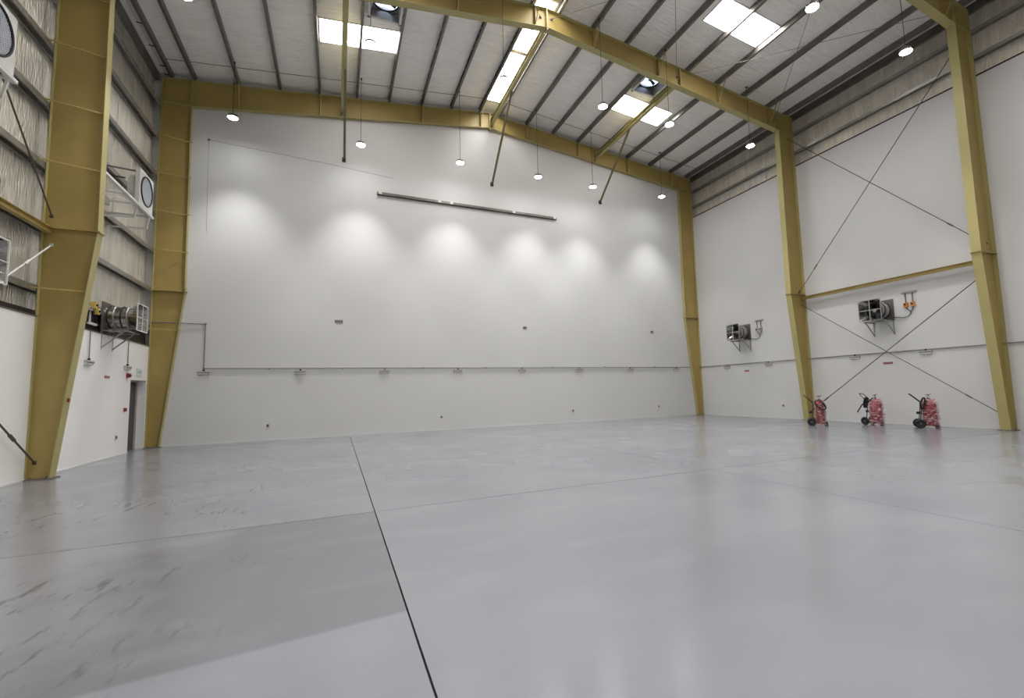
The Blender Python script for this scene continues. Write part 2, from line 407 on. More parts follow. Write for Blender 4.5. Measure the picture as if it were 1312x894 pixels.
# ------------------------------------------------------------------ steel frames
FW = .125   # half flange width
def column(x0, sg, yf, label):
    """outer flange at local x=0, web runs inwards (+x local); sg=-1 columns are turned by 180 deg"""
    t = thing('steel_column', label, 'column', (x0, yf, 0), 0 if sg > 0 else PI, 'tapered portal columns')
    zt = top(x0)-.02; zk = bot(x0+sg*.9)
    prof = [(.383, .02), (.935, 5.5), (.9, zk)]
    MB().prism([(.012, -.006, .02), (.383, -.006, .02), (.935, -.006, 5.5), (.9, -.006, zk), (.9, -.006, top(x0+sg*.9)-.02), (.012, -.006, zt)], (0, .012, 0)).build('web', 'khaki', t)
    MB().box((0, -FW, .02), (.014, FW, zt)).build('outer_flange', 'khaki_lt', t)
    m = MB()
    for (a, za), (b, zb) in zip(prof[:-1], prof[1:]):
        m.prism([(a, -FW, za), (a+.016, -FW, za), (b+.016, -FW, zb), (b, -FW, zb)], (0, 2*FW, 0))
    m.build('inner_flange', 'khaki_lt', t)
    MB().box((-.02, -.18, 0), (.46, .18, .022)).build('base_plate', 'galv_dk', t)
    for bx in (.08, .34):
        for by in (-.1, .1): MB().tube([(bx, by, .02), (bx, by, .07)], .014, 6).build('anchor_bolt', 'galv_dk', t)
    MB().box((-.01, -FW-.015, 5.49), (.99, FW+.015, 5.515)).build('splice_plate', 'khaki', t)
    for bx in (.2, .5, .8):
        for by in (-.08, .08): MB().tube([(bx, by, 5.515), (bx, by, 5.54)], .018, 6).build('bolt', 'galv', t)
    MB().box((.012, -FW, zk-.01), (.9, FW, zk+.01)).build('knee_stiffener', 'khaki_lt', t)
    m = MB().prism([(.9, -FW, zk), (.916, -FW, zk), (.916, -FW, zk+.05), (.9, -FW, zk+.05)], (0, 2*FW, 0)).build('knee_end_plate', 'khaki_lt', t)
    for bz in range(5):
        for by in (-.07, .07): MB().tube([(.9, by, zk+.12+bz*.15), (.935, by, zk+.12+bz*.15)], .016, 6).build('bolt', 'galv', t)
    return t
def rafter(sg, yf, label):
    t = thing('steel_rafter', label, 'rafter', (RX, yf, 14.28), 0, 'khaki portal rafters')
    xe = (XL+.9) if sg < 0 else (XR-.9); xo = XL if sg < 0 else XR
    R = lambda x, z: (x-RX, z-14.28)
    def pz(x, z, y): return (x-RX, y, z-14.28)
    # web
    MB().prism([pz(RX, bot(RX), -.006), pz(xe, bot(xe), -.006), pz(xe, top(xe)-.012, -.006), pz(RX, top(RX)-.012, -.006)], (0, .012, 0)).build('web', 'khaki', t)
    MB().prism([pz(RX, bot(RX)-.016, -FW), pz(xe, bot(xe)-.016, -FW), pz(xe, bot(xe), -FW), pz(RX, bot(RX), -FW)], (0, 2*FW, 0)).build('bottom_flange', 'khaki_lt', t)
    MB().prism([pz(RX, top(RX)-.014, -FW), pz(xo, top(xo)-.014, -FW), pz(xo, top(xo), -FW), pz(RX, top(RX), -FW)], (0, 2*FW, 0)).build('top_flange', 'khaki_lt', t)
    s = sg*.012
    MB().box((s*0, -FW-.01, bot(RX)-14.28-.1), (sg*.022, FW+.01, top(RX)-14.28)).build('ridge_end_plate', 'khaki_lt', t)
    for bz in range(4):
        for by in (-.08, .08): MB().tube([(sg*.02, by, .0+bz*.2), (sg*.05, by, .0+bz*.2)], .016, 6).build('bolt', 'galv', t)
    MB().box((xe-RX-.01, -FW, bot(xe)-14.28-.03), (xe-RX+.012, FW, top(xe)-14.28-.014)).build('knee_plate', 'khaki_lt', t)
    # splice plate at quarter span
    xq = 12.5 if sg > 0 else .12
    MB().box((xq-RX-.02, -FW, bot(xq)-14.28-.02), (xq-RX+.02, FW, top(xq)-14.28-.014)).build('splice_plate', 'khaki_lt', t)
    for bz in range(4):
        MB().tube([(xq-RX-.05, -.07, .1+bz*.15+bot(xq)-14.28), (xq-RX+.05, -.07, .1+bz*.15+bot(xq)-14.28)], .018, 6).build('bolt', 'galv_dk', t)
    # flange braces from bottom flange to a purlin
    ps = [-3.58, -.74, 3.42, 6.15] if sg < 0 else [8.5, 11.42, 14.5, 17.5]
    for px in ps:
        MB().bar((px-RX, -.1, bot(px)-14.28), (px-RX+.02, -.55 if yf < YA-1 else -.45, top(px)+.03-14.28), .03, .03).build('flange_brace', 'khaki_lt', t)
        MB().box((px-RX-.006, -FW, bot(px)-14.28), (px-RX+.006, 0, top(px)-14.28-.014)).build('web_stiffener', 'khaki', t)
    return t
cols = {}
fr = [(YA, 'far end frame at the gable wall', 'A'), (YB, 'middle frame', 'B'), (YC, 'frame nearest the camera', 'C'), (YD, 'frame level with the camera', 'D')]
cl = {'AL': 'khaki tapered steel column in the far left corner beside the door', 'BL': 'large khaki tapered steel column at the left foreground',
      'AR': 'slim khaki tapered steel column in the far right corner of gable wall', 'BR': 'khaki tapered steel column on right wall behind the leftmost extinguisher',
      'CR': 'khaki tapered steel column at the right edge, nearest on right wall', 'CL': 'khaki tapered steel column on left wall, just outside the view',
      'DL': 'khaki tapered steel column on left wall beside the camera', 'DR': 'khaki tapered steel column on right wall beside the camera'}
rl = {'A': 'khaki steel rafter against the gable wall, %s half', 'B': 'khaki steel rafter across the middle of the roof, %s half', 'C': 'khaki steel rafter at the top right corner, %s half', 'D': 'khaki steel rafter above the camera, %s half'}
for yf, _, c in fr:
    cols[c+'L'] = column(XL, 1, yf, cl[c+'L']); cols[c+'R'] = column(XR, -1, yf, cl[c+'R'])
    rafter(-1, yf, rl[c] % 'left'); rafter(1, yf, rl[c] % 'right')
# flange braces from girts to the left columns
GZ = [4.25, 5.65, 7.05, 8.45, 9.85, 11.25, 12.5]
def inner(z): return .383+(.935-.383)*z/5.5 if z < 5.5 else .935-.035*(z-5.5)/7.2
for c in 'AB':
    for z in (4.1, 6.95, 8.35, 9.75, 11.15):
        MB().bar((.0, -.36, z), (inner(z)-.01, -.09, z), .018, .035).build('flange_brace', 'khaki', cols[c+'L'])
for z in (4.1, 5.6, 6.95, 8.35, 9.75, 11.15):
    MB().box((inner(z)-.01, -.16, z-.01), (inner(z)+.09, -.1, z+.012)).build('brace_cleat', 'khaki_lt', cols['AL'])
MB().box((.575, -.03, 1.63), (.60, .02, 1.71)).build('sticker', 'redsign', cols['BL'], 'small red sticker on the inner flange')
bpy.data.objects[cols['BL'].children[-1].name].location = (-.02, -.04, 0)

# girts
for i, z in enumerate(GZ):
    t = thing('wall_girt', 'dark steel girt on the left wall, %s from below' % ordw[i], 'girt', (XL-.2, YA, z), 0, 'wall girts')
    c_section((0, 0, 0), (0, YF-YA, 0), .20, .13, up=(-1, 0, 0), flip=1).build('girt_rail', 'galv', t)
    t.location = (XL-.215, YA, z-.06)
for i, z in enumerate((12.15, 13.05)):
    t = thing('wall_girt', 'dark steel girt on the right wall foil strip, %s from below' % ordw[i], 'girt', (XR+.2, YA, z), 0, 'wall girts')
    c_section((0, 0, 0), (0, YF-YA, 0), .18, .11, up=(1, 0, 0), flip=-1).build('girt_rail', 'galv', t)

# longitudinal strut beams with the wind braces down to the gable wall
def hbeam(m, a, b, h=.2, wd=.2, t=.014):
    a = Vector(a); b = Vector(b)
    m.bar(a, b, t, h); m.bar(a+Vector((0, 0, h/2)), b+Vector((0, 0, h/2)), wd, t); m.bar(a-Vector((0, 0, h/2)), b-Vector((0, 0, h/2)), wd, t); return m
for x, nm, xb in ((.12, 'left', .15), (RX+.1, 'ridge', 6.68), (12.5, 'right', 12.72)):
    z = bot(x)+.3; y0 = YB+.13; y1 = YA-.02
    for (ya_, yb_, tag_) in ((y0, y1, 'far bay'),):
        t = thing('strut_beam', 'khaki strut beam along the roof, %s one of three' % {'left': 'left', 'ridge': 'middle', 'right': 'right'}[nm], 'beam', (x, ya_, z), 0, 'longitudinal strut beams')
        hbeam(MB(), (0, 0, 0), (0, yb_-ya_, 0), .2, .17).build('beam_rail', 'khaki_lt', t)
        MB().box((-.12, 0, -.16), (.12, .02, .16)).box((-.12, yb_-ya_-.02, -.16), (.12, yb_-ya_, .16)).build('end_plate', 'khaki', t)
    lab = {'left': 'long khaki diagonal brace hanging to gable wall, left one', 'ridge': 'long khaki diagonal brace hanging from the ridge beam, middle one', 'right': 'long khaki diagonal brace hanging to gable wall, right one'}[nm]
    yt = {'left': 17.2, 'ridge': 17.35, 'right': 17.0}[nm]
    d = thing('diagonal_brace', lab, 'brace', (xb, YA+.05, 11.55), 0, 'wind braces')
    tp = (x-xb, yt-YA-.05, z-.1-11.55)
    m = MB().bar((.0, -.02, 0), tp, .012, .09).bar((.04, -.02, 0), (tp[0]+.04, tp[1], tp[2]), .09, .012)
    m.build('angle_bar', 'rod_k', d); MB().box((-.05, -.05, -.12), (.09, .01, .06)).build('foot_plate', 'dark', d)

# side wall strut at splice height + rod bracing, bay between middle and near frames, both sides
for sx, sg, z, lab in ((XR-.2, -1, 5.33, 'khaki tube strut across the right wall above the two fans'), (XL+.12, 1, 5.44, 'khaki tube strut across the left wall foil at splice height')):
    t = thing('wall_strut', lab, 'strut', (sx, YC, z))
    hbeam(MB(), (0, .02, 0), (0, YB-YC-.02, 0), .12, .12, .012).build('tube_rail', 'khaki', t)
def rod(a, b, label, r=.014, mat_='rod', sleeve=True):
    a = Vector(a); b = Vector(b)
    t = thing('bracing_rod', label, 'rod', a, 0, 'bracing rods'); d = b-a
    MB().tube([(0, 0, 0), d], r, 6).build('rod_bar', mat_, t)
    if sleeve: MB().tube([d*.12, d*.145], r*1.8, 6).build('turnbuckle', mat_, t)
    MB().bar(d*-.004, d*.008, .06, .06).build('end_washer', mat_, t)
    return t
xr_ = XR-.25; e = .012
rod((xr_, YC+e, .42), (xr_, YB-e, 5.08), 'thin rod crossing low on right wall, falling to the right')
rod((xr_-.03, YB-e, .3), (xr_-.03, YC+e, 4.98), 'thin rod crossing low on right wall, rising to the right')
rod((xr_, YC+e, 5.85), (xr_, YB-e, 12.75), 'thin rod crossing high on right wall, falling to the right')
rod((xr_-.03, YB-e, 5.6), (xr_-.03, YC+e, 12.75), 'thin rod crossing high on right wall, rising to the right')
xl_ = XL+.12
rod((xl_, YB-e, .33), (xl_, YC+e, 5.0), 'thin rod reaching the foot of the large left column', .018)
rod((xl_+.03, YB-e, 5.15), (xl_+.03, YC+e, .35), 'pale rod crossing the foil below the left wall strut', .018, 'white_metal')
rod((xl_, YB-e, 5.75), (xl_, YC+e, 12.6), 'thin rod rising from the splice of the large left column', .018)
rod((xl_+.03, YC+e, 5.75), (xl_+.03, YB-e, 12.6), 'thin rod falling from top of large left column towards camera', .018)
# roof cross bracing in the nearer bay
for x0, x1, nm in ((12.5, 17.9, 'right eave'), (6.8, 12.4, 'right of ridge'), (.2, 6.4, 'left of ridge'), (-4.9, .05, 'left eave')):
    rod((x0, YB-e, bot(x0)+.45), (x1, YC+e, bot(x1)+.45), 'thin roof bracing rod %s running outwards' % nm, .009, 'grey_metal', False)
    rod((x1, YB-e, bot(x1)+.4), (x0, YC+e, bot(x0)+.4), 'thin roof bracing rod %s running inwards' % nm, .009, 'grey_metal', False)

# ------------------------------------------------------------------ pendant lamps
def lamp_proto():
    t = thing('pendant_lamp', 'x', 'lamp', (0, 0, 11.5), 0, 'pendant high-bay lamps')
    m = MB().tube([(0, 0, .03), (0, 0, .07), (0, 0, .075), (0, 0, .15), (0, 0, .16)], [.165, .165, .1, .085, .03], 20)
    for k in range(12):
        a = 2*PI*k/12; m.bar((.08*math.cos(a), .08*math.sin(a), .1), (.15*math.cos(a), .15*math.sin(a), .1), .01, .07)
    m.build('housing', 'galv_dk', t)
    MB().torus((0, 0, .03), .165, .013, 'z', 24, 6).build('rim', 'black', t)
    MB().tube([(0, 0, .012), (0, 0, .035)], .152, 20).build('lens', 'lens', t)
    return t
def lamp(x, y, zl, label, proto=[None]):
    if proto[0] is None: t = proto[0] = lamp_proto()
    else: t = copy_tree_nolight(proto[0])
    t.location = (x, y, zl); t['label'] = label
    px = min(purl, key=lambda p: abs(p-x)); zr = sheet(x)-.2
    MB().tube([(0, 0, .14), (0, 0, zr-zl)], .0085, 6).build('drop_rod', 'black', t)
    MB().tube([(0, 0, zr-zl-.06), (0, 0, zr-zl+.0)], .03, 8).build('rod_hook', 'black', t)
    if abs(px-x) > .1: MB().bar((0, 0, zr-zl-.02), (px-x, 0, zr-zl-.02), .03).build('hanger_arm', 'galv_dk', t)
    L = bpy.data.lights.new('lamp_light', 'SPOT'); L.energy = LAMP_W; L.spot_size = LAMP_CONE; L.spot_blend = .8; L.shadow_soft_size = .12
    L.color = (1, .992, .985)
    lo = bpy.data.objects.new('lamp_light', L); C.objects.link(lo); lo.parent = t; lo.location = (0, 0, -.03)
def copy_tree_nolight(o):
    c = o.copy(); C.objects.link(c)
    for ch in list(o.children):
        if ch.type == 'MESH' and ch.name.split('.')[0] in ('housing', 'rim', 'lens'):
            d = ch.copy(); C.objects.link(d); d.parent = c
    return c
lx = [-3.52, .77, 4.78, 8.47, 11.42, 15.65]
pw = ['leftmost', 'second from left', 'third from left', 'third from right', 'second from right', 'rightmost']
for (yy, rn) in ((18.68, 'in the row along the gable wall'), (12.98, 'in the row beside the middle rafter'), (7.25, 'in the row beside the nearest rafter'), (1.5, 'in the row just behind the camera'), (-3.2, 'in the last row behind the camera')):
    for i, x in enumerate(lx):
        z = 11.5 if not (yy > 18 and i in (0, 5)) else 11.65
        lamp(x, yy, z, 'round pendant lamp %s, %s' % (rn, pw[i]))

# ------------------------------------------------------------------ horizontal channel bar on the gable wall, weep vents, wires
def rotm(o, rz): o.rotation_euler = (0, 0, rz); return o
t = thing('wall_rail', 'long grey metal channel fixed level high on the gable wall', 'rail', (1.5, YA+.06, 10.25))
for a, b in ((0, 3.1), (3.12, 6.3), (6.32, 8.58)):
    MB().box((a, -.11, -.06), (b, -.01, -.045)).box((a, -.11, -.06), (b, -.095, .06)).box((a, -.015, -.06), (b, 0, .06)).build('channel', 'galv_dk', t)
for a in (.05, 2.6, 3.15, 6.2, 8.4): MB().box((a, -.12, -.035), (a+.14, -.0, .075)).build('clip', 'white_metal', t)
def wallthing(name, m, mt, loc, label, cat, rz=0, group=None):
    o = m.build(name, mt); o.location = loc; o.rotation_euler = (0, 0, rz); return tag(o, label, cat, group)
for x, w_, lab in ((.05, .3, 'small grey slotted vent on gable wall, left one'), (8.23, .2, 'small grey slotted vent on gable wall, right of centre'), (15.74, .2, 'small faint slotted vent near the right end of gable wall')):
    t = thing('wall_vent', lab, 'vent', (x, YA+.06, 4.63), 0, 'slotted vents')
    MB().box((-w_/2, -.02, -.06), (w_/2, 0, .06)).build('plate', 'fixture', t)
    nsl = int(w_/.06)
    for k in range(nsl): MB().box((-w_/2+.01+k*.06, -.024, -.045), (-w_/2+.045+k*.06, -.02, .045)).build('slot', 'black', t)
t = thing('wall_cable', 'thin cable tacked along upper left of the gable wall', 'cable', (-4.54, YA+.055, 11.43))
MB().tube([(.03, 0, -3.6), (0, 0, -.05), (.03, 0, 0), (2.2, 0, -.1), (4.3, 0, -.2), (6.74, 0, -.38)], .005, 5).build('wire', 'grey_metal', t)
MB().box((-.04, -.02, -.04), (.04, .02, .04)).build('clip', 'grey_metal', t)

def conduit(name, pts, label, r=.018):
    o = Vector(pts[0]); t = thing(name, label, 'conduit', o)
    q = [Vector(p)-o for p in pts]
    for a, b in zip(q[:-1], q[1:]): MB().tube([a, b], r, 6).build('pipe', 'grey_metal', t)
    for a in q[1:-1]: MB().tube([a-Vector((0, .03, 0)), a+Vector((0, .03, 0))], .038, 8).build('junction_box', 'grey_metal', t)
    return t
yc_ = YA+.03
c1 = conduit('wall_conduit', [(XL+.02, YA-.03, 4.38), (-4.42, YA-.03+.05, 4.36), (-4.42, yc_, 2.73), (XR-.02, yc_, 2.68)], 'thin grey conduit running the length of the gable wall')
c2 = conduit('wall_conduit', [(XR-.03, YA, 2.68), (XR-.03, YF+.05, 2.65)], 'thin grey conduit running along the right wall')
for x in (-2.4, .2, 3.4, 6.2, 9.6, 12.6, 15.8): MB().box((x+5.97, .06, 2.68-4.38), (x+6.03, .09, 2.74-4.38)).build('saddle_clip', 'grey_metal', c1)
def light_box(loc, rz, label, group='bulkhead emergency lights'):
    t = thing('bulkhead_light', label, 'light', loc, rz, group)
    # local -y faces the room
    MB().box((-.19, -.075, -.02), (.19, 0, .03)).build('base', 'fixture', t)
    MB().prism([(-.185, -.0, -.02), (-.185, -.07, -.02), (-.185, -.06, -.085), (-.185, -.0, -.1)], (.37, 0, 0)).build('diffuser_cover', 'diffuser', t)
    MB().box((-.195, -.08, -.03), (.195, -.07, -.015)).build('trim_strip', 'black', t)
    MB().tube([(0, -.03, .03), (0, -.03, .09)], .03, 8).build('cable_gland', 'black', t)
    return t
bx = [-4.42, -1.3, 1.83, 4.94, 8.02, 11.13, 14.19, 17.27]
bn = ['first from the left', 'second from the left', 'third from the left', 'fourth from the left', 'fourth from the right', 'third from the right', 'second from the right', 'first from the right']
for x, nme in zip(bx, bn): light_box((x, YA+.06, 2.6), 0, 'small grey bulkhead light on the gable wall, %s' % nme)
for y_, nme in ((18.11, 'nearest the far corner'), (15.55, 'right of the smaller fan'), (11.52, 'left of the crossing rods'), (9.1, 'right of the crossing rods')):
    light_box((XR, y_, 2.6), -PI/2, 'small grey bulkhead light on the right wall, %s' % nme)
for y_, nme in ((15.79, 'beside the large column'), (18.24, 'above the red alarm')):
    t = light_box((XL, y_, 2.68), PI/2, 'small grey bulkhead light on the left wall, %s' % nme)
    MB().tube([(0, -.03, .05), (0, -.03, .85)], .012, 6).build('pipe', 'grey_metal', t)
# sockets
def socket(loc, rz, label):
    t = thing('wall_socket', label, 'socket', loc, rz, 'low wall sockets')
    MB().box((-.05, -.025, -.055), (.05, 0, .055)).build('plate', 'fixture', t)
    MB().box((-.035, -.035, -.04), (.02, -.025, .03)).build('cover', 'black', t)
for x, nme in ((-2.36, 'below the second bulkhead light'), (4.2, 'below the fourth bulkhead light'), (10.7, 'below the third bulkhead light from the right'), (15.96, 'at the right end')):
    socket((x, YA+.06, .57), 0, 'small dark socket low on the gable wall, %s' % nme)
socket((XR, 14.92, .6), -PI/2, 'small dark socket low on the right wall by the extinguishers')
socket((XL, 17.74, .56), PI/2, 'small dark socket low on the left wall before the door')
# red signs and alarms
for loc, rz, lab, w_ in (((XR, 16.86, 2.3), -PI/2, 'small dark red strip sign on right wall below the smaller fan', .3), ((XR, 10.35, 2.27), -PI/2, 'small dark red strip sign on right wall under crossing rods', .32), ((XL, 16.96, 2.32), PI/2, 'small red strip sign on the left wall below the duct fan', .3)):
    t = thing('red_sign', lab, 'sign', loc, rz, 'red strip signs')
    MB().box((-w_/2, -.012, -.035), (w_/2, 0, .035)).build('plate', 'redsign', t)
    MB().box((-w_/2+.03, -.014, -.006), (w_/2-.03, -.012, .006)).build('print', 'fixture', t)
t = thing('fire_alarm', 'dark red alarm sounder on left wall above the call point', 'alarm', (XL, 18.33, 2.42), PI/2)
MB().box((-.07, -.06, -.07), (.07, 0, .07)).build('housing', 'red', t); MB().tube([(0, -.06, 0), (0, -.1, 0)], [.055, .045], 12).build('sounder_dome', 'dark', t)
t = thing('call_point', 'red manual fire call point on the left wall beside the door', 'alarm', (XL, 18.25, 1.36), PI/2)
MB().box((-.055, -.05, -.055), (.055, 0, .055)).build('housing', 'red', t); MB().box((-.03, -.054, -.03), (.03, -.05, .03)).build('glass', 'dark', t)
t = thing('exit_sign', 'pale exit sign with green marks above the recessed door', 'sign', (XL, 19.22, 2.56), PI/2)
MB().box((-.2, -.03, -.12), (.2, 0, .12)).build('plate', 'sign', t)
fc = bpy.data.curves.new('lettering', 'FONT'); fc.body = 'EXIT'; fc.size = .13; fc.extrude = .001; fc.align_x = 'CENTER'; fc.align_y = 'CENTER'
fc.materials.append(M['green']); tmp = bpy.data.objects.new('tmp', fc); fo = bpy.data.objects.new('lettering', bpy.data.meshes.new_from_object(tmp)); C.objects.link(fo); bpy.data.objects.remove(tmp); fo.parent = t; fo.location = (.0, -.0315, 0); fo.rotation_euler = (PI/2, 0, 0)

# ------------------------------------------------------------------ duct fans
def duct_fan(loc, rz, label, light=False):
    """local +x points away from the wall"""
    t = thing('duct_fan', label, 'fan', loc, rz, 'wall duct fans')
    R = .31; W = .4
    MB().box((0, -W, -W), (.03, W, W)).build('wall_plate', 'galv_dk', t)
    m = MB().tube([(.03, 0, 0), (.55, 0, 0)], R, 28, caps=False); m.build('duct', 'galv' if not light else 'chrome', t)
    for x in (.09, .22, .38, .52): MB().torus((x, 0, 0), R+.008, .018, 'x').build('duct_band', 'black' if x in (.09, .38) else 'galv', t)
    # round to square flare
    n = 28; vs = []; 
    for i in range(n):
        a = 2*PI*i/n; vs.append((.55, R*math.cos(a), R*math.sin(a)))
    Wg = .385
    for i in range(n):
        a = 2*PI*i/n; k = Wg/max(abs(math.cos(a)), abs(math.sin(a))); vs.append((.78, k*math.cos(a), k*math.sin(a)))
    MB().add(vs, [(i, (i+1) % n, n+(i+1) % n, n+i) for i in range(n)]).build('flare', 'chrome', t)
    m = MB()
    for s in (-1, 1):
        m.bar((.79, s*Wg, -Wg), (.79, s*Wg, Wg), .022); m.bar((.79, -Wg, s*Wg), (.79, Wg, s*Wg), .022)
    m.build('guard_frame', 'white_metal' if light else 'galv', t)
    MB().bar((.79, 0, -Wg), (.79, 0, Wg), .014).build('cross_bar', 'white_metal', t); MB().bar((.79, -Wg, 0), (.79, Wg, 0), .014).build('cross_bar', 'white_metal', t)
    MB().tube([(.3, 0, 0), (.5, 0, 0)], [.09, .07], 14).build('hub', 'galv', t)
    for k in range(5):
        a = 2*PI*k/5; c, s = math.cos(a), math.sin(a)
        MB().add([(.36, .07*c-.05*s, .07*s+.05*c), (.42, .07*c+.05*s, .07*s-.05*c), (.44, .28*c+.09*s, .28*s-.09*c), (.34, .28*c-.09*s, .28*s+.09*c)], [(0, 1, 2, 3)]).build('blade', 'blades', t)
    MB().tube([(.06, 0, 0), (.065, 0, 0)], R-.02, 24).build('back_shutter', 'dark', t)
    for s in (-1, 1):
        b = MB(); yb_ = s*.35
        b.bar((.01, yb_, -W-.02), (.01, yb_, -.95), .035); b.bar((0, yb_, -W-.02), (.62, yb_, -W-.02), .035); b.bar((.02, yb_, -.9), (.5, yb_, -W-.03), .03)
        b.build('bracket', 'galv', t)
    for x in (.2, .5): MB().bar((x, -.36, -W+.01), (x, .36, -W+.01), .04, .03).build('cradle_rail', 'galv', t)
    MB().box((.15, -.1, -W+.02), (.45, .1, -R+.01)).build('saddle', 'galv', t)
    return t
duct_fan((XR, 10.38, 4.25), PI, 'silver duct fan on the right wall above the crossing rods')
duct_fan((XR, 16.87, 4.25), PI, 'silver duct fan on the right wall near the far corner')
duct_fan((XL-.02, 16.85, 4.02), 0, 'silver duct fan over the white plaster left of the door', True)
duct_fan((XL-.02, 10.42, 4.05), 0, 'silver duct fan cut by the left picture edge', True)

def isolators(yc, z, label, mt):
    t = thing('switch_set', label, 'switch', (XR, yc, z), PI, 'fan switch sets')
    # local +x to the room, local +y = world -y (to the right in view)
    MB().box((0, -.21, .22), (.05, .27, .28)).build('channel', 'galv', t)
    for yy in (-.09, .13):
        MB().tube([(.03, yy, .23), (.04, yy, -.12)], .014, 6).build('cable', 'black', t)
        b = MB().box((.01, yy-.058, -.3), (.1, yy+.058, -.13)).build('switch_box', mt, t)
        MB().tube([(.1, 0, 0), (.13, 0, 0)], .032, 10).build('switch_knob', 'black', b).location = (0, yy, -.2)
    MB().tube([(.04, -.09, -.3), (.04, -.05, -.38), (.04, .04, -.46), (.04, .1, -.4), (.04, .13, -.3)], .013, 6).build('cable', 'black', t)
    MB().tube([(.04, .04, -.46), (.04, .03, -.56), (.04, -.06, -.64), (.04, -.22, -.66), (.04, -.42, -.62), (.04, -.5, -.6)], .013, 6).build('cable', 'black', t)
isolators(9.47, 4.55, 'two orange switch boxes hanging on cables beside the larger fan', 'orange')
isolators(15.95, 4.5, 'two pale switch boxes hanging on cables near the far corner', 'grey_box')

# ------------------------------------------------------------------ square panel fans high on the left wall
def panel_fan(loc, label):
    t = thing('panel_fan', label, 'fan', loc, 0, 'panel fans high on left wall')
    W = .52; A = .82; R = .42
    # square plate with a round opening
    n = 32; o_ = []; i_ = []
    for i in range(n):
        a = 2*PI*i/n; k = W/max(abs(math.cos(a)), abs(math.sin(a)))
        o_.append((k*math.cos(a), k*math.sin(a))); i_.append((R*math.cos(a), R*math.sin(a)))
    vs = [(A, *p) for p in o_] + [(A, *p) for p in i_] + [(A-.1, *p) for p in o_] + [(A-.1, *p) for p in i_]
    fs = []
    for i in range(n):
        j = (i+1) % n
        fs += [(i, j, n+j, n+i), (2*n+i, 3*n+i, 3*n+j, 2*n+j), (i, 2*n+i, 2*n+j, j), (n+i, n+j, 3*n+j, 3*n+i)]
    MB().add(vs, fs).build('front_plate', 'white_metal', t)
    MB().torus((A+.01, 0, 0), R, .022, 'x', 36).build('ring', 'black', t)
    MB().tube([(A-.1, 0, 0), (A-.3, 0, 0)], R+.01, 28, caps=False).build('duct', 'white_metal', t)
    MB().tube([(A-.24, 0, 0), (A-.25, 0, 0)], R, 28).build('back_disc', 'pale', t)
    m = MB()
    for k in range(-10, 11):
        h = math.sqrt(max(0, R*R-(k*.04)**2))
        m.bar((A-.0, k*.04, -h), (A-.0, k*.04, h), .007); m.bar((A-.0, -h, k*.04), (A-.0, h, k*.04), .007)
    m.build('guard_mesh', 'mesh', t)
    MB().tube([(.3, 0, 0), (A-.25, 0, 0)], .11, 12).build('motor', 'galv', t)
    for k in range(5):
        a = 2*PI*k/5+.2; c, s = math.cos(a), math.sin(a)
        MB().add([(.68, .07*c-.05*s, .07*s+.05*c), (.73, .07*c+.05*s, .07*s-.05*c), (.74, .38*c+.1*s, .38*s-.1*c), (.66, .38*c-.1*s, .38*s+.1*c)], [(0, 1, 2, 3)]).build('blade', 'galv', t)
    # bracket platform
    MB().bar((A-.02, -2.6, -W-.05), (A-.02, .62, -W-.05), .07, .06).build('front_rail', 'white_metal', t)
    for y_ in (-.45, .5): MB().bar((-.2, y_, -W-.45), (A-.1, y_, -W-.42), .04).bar((A-.12, y_, -W-.42), (A-.05, y_, -W-.06), .04).build('lower_arm', 'white_metal', t)
    MB().bar((.0, -.45, W-.05), (A-.1, -.45, W-.1), .035).build('top_stay', 'galv_dk', t)
    MB().bar((.0, .0, -.1), (A-.25, .0, -.1), .05).build('motor_support', 'galv_dk', t)
    for y_ in (-1.3, -.55, .5):
        MB().bar((-.2, y_, -W-.05), (A, y_, -W-.05), .05).build('cross_arm', 'white_metal', t)
    MB().bar((.05, -1.3, -W-.05), (A-.05, -.6, -W-.05), .03).build('cross_tie', 'white_metal', t)
    MB().box((.1, -1.05, -W-.28), (.3, -.8, -W-.08)).build('control_box', 'fixture', t)
    b = MB().box((.3, -2.1, .05), (.42, -1.9, .3)).build('switch_box', 'yellow', t)
    MB().tube([(.36, -2.0, .05), (.36, -1.95, -.35), (.3, -1.6, -.3), (.25, -1.1, .05), (.3, -.7, .1), (.45, -.4, .2)], .02, 6).build('cable', 'black', t)
    MB().bar((.36, -2.0, .3), (.36, -2.0, .9), .02).build('conduit', 'black', t)
panel_fan((XL, 16.5, 7.72), 'white square fan with round mesh, high between the two left columns')
panel_fan((XL, 9.95, 7.78), 'white square fan with round mesh at the top left picture corner')
# yellow/black isolators beside the lower left duct fan
t = thing('switch_set', 'yellow switch boxes on the dark band left of the duct fan', 'switch', (XL-.1, 16.0, 4.1), 0)
MB().box((0, -.1, -.4), (.05, .35, -.34)).box((0, -.02, -.4), (.03, .03, .35)).build('channel', 'white_metal', t)
for y_, z in ((.0, .12), (.17, -.02)):
    b = MB().box((.03, y_-.06, z-.09), (.14, y_+.06, z+.09)).build('switch_box', 'yellow', t); MB().tube([(.14, y_, z), (.17, y_, z)], .03, 10).build('switch_knob', 'black', b)
    MB().tube([(.08, y_, z-.09), (.09, y_+.04, z-.3), (.09, y_+.2, z-.38)], .013, 6).build('cable', 'black', t)

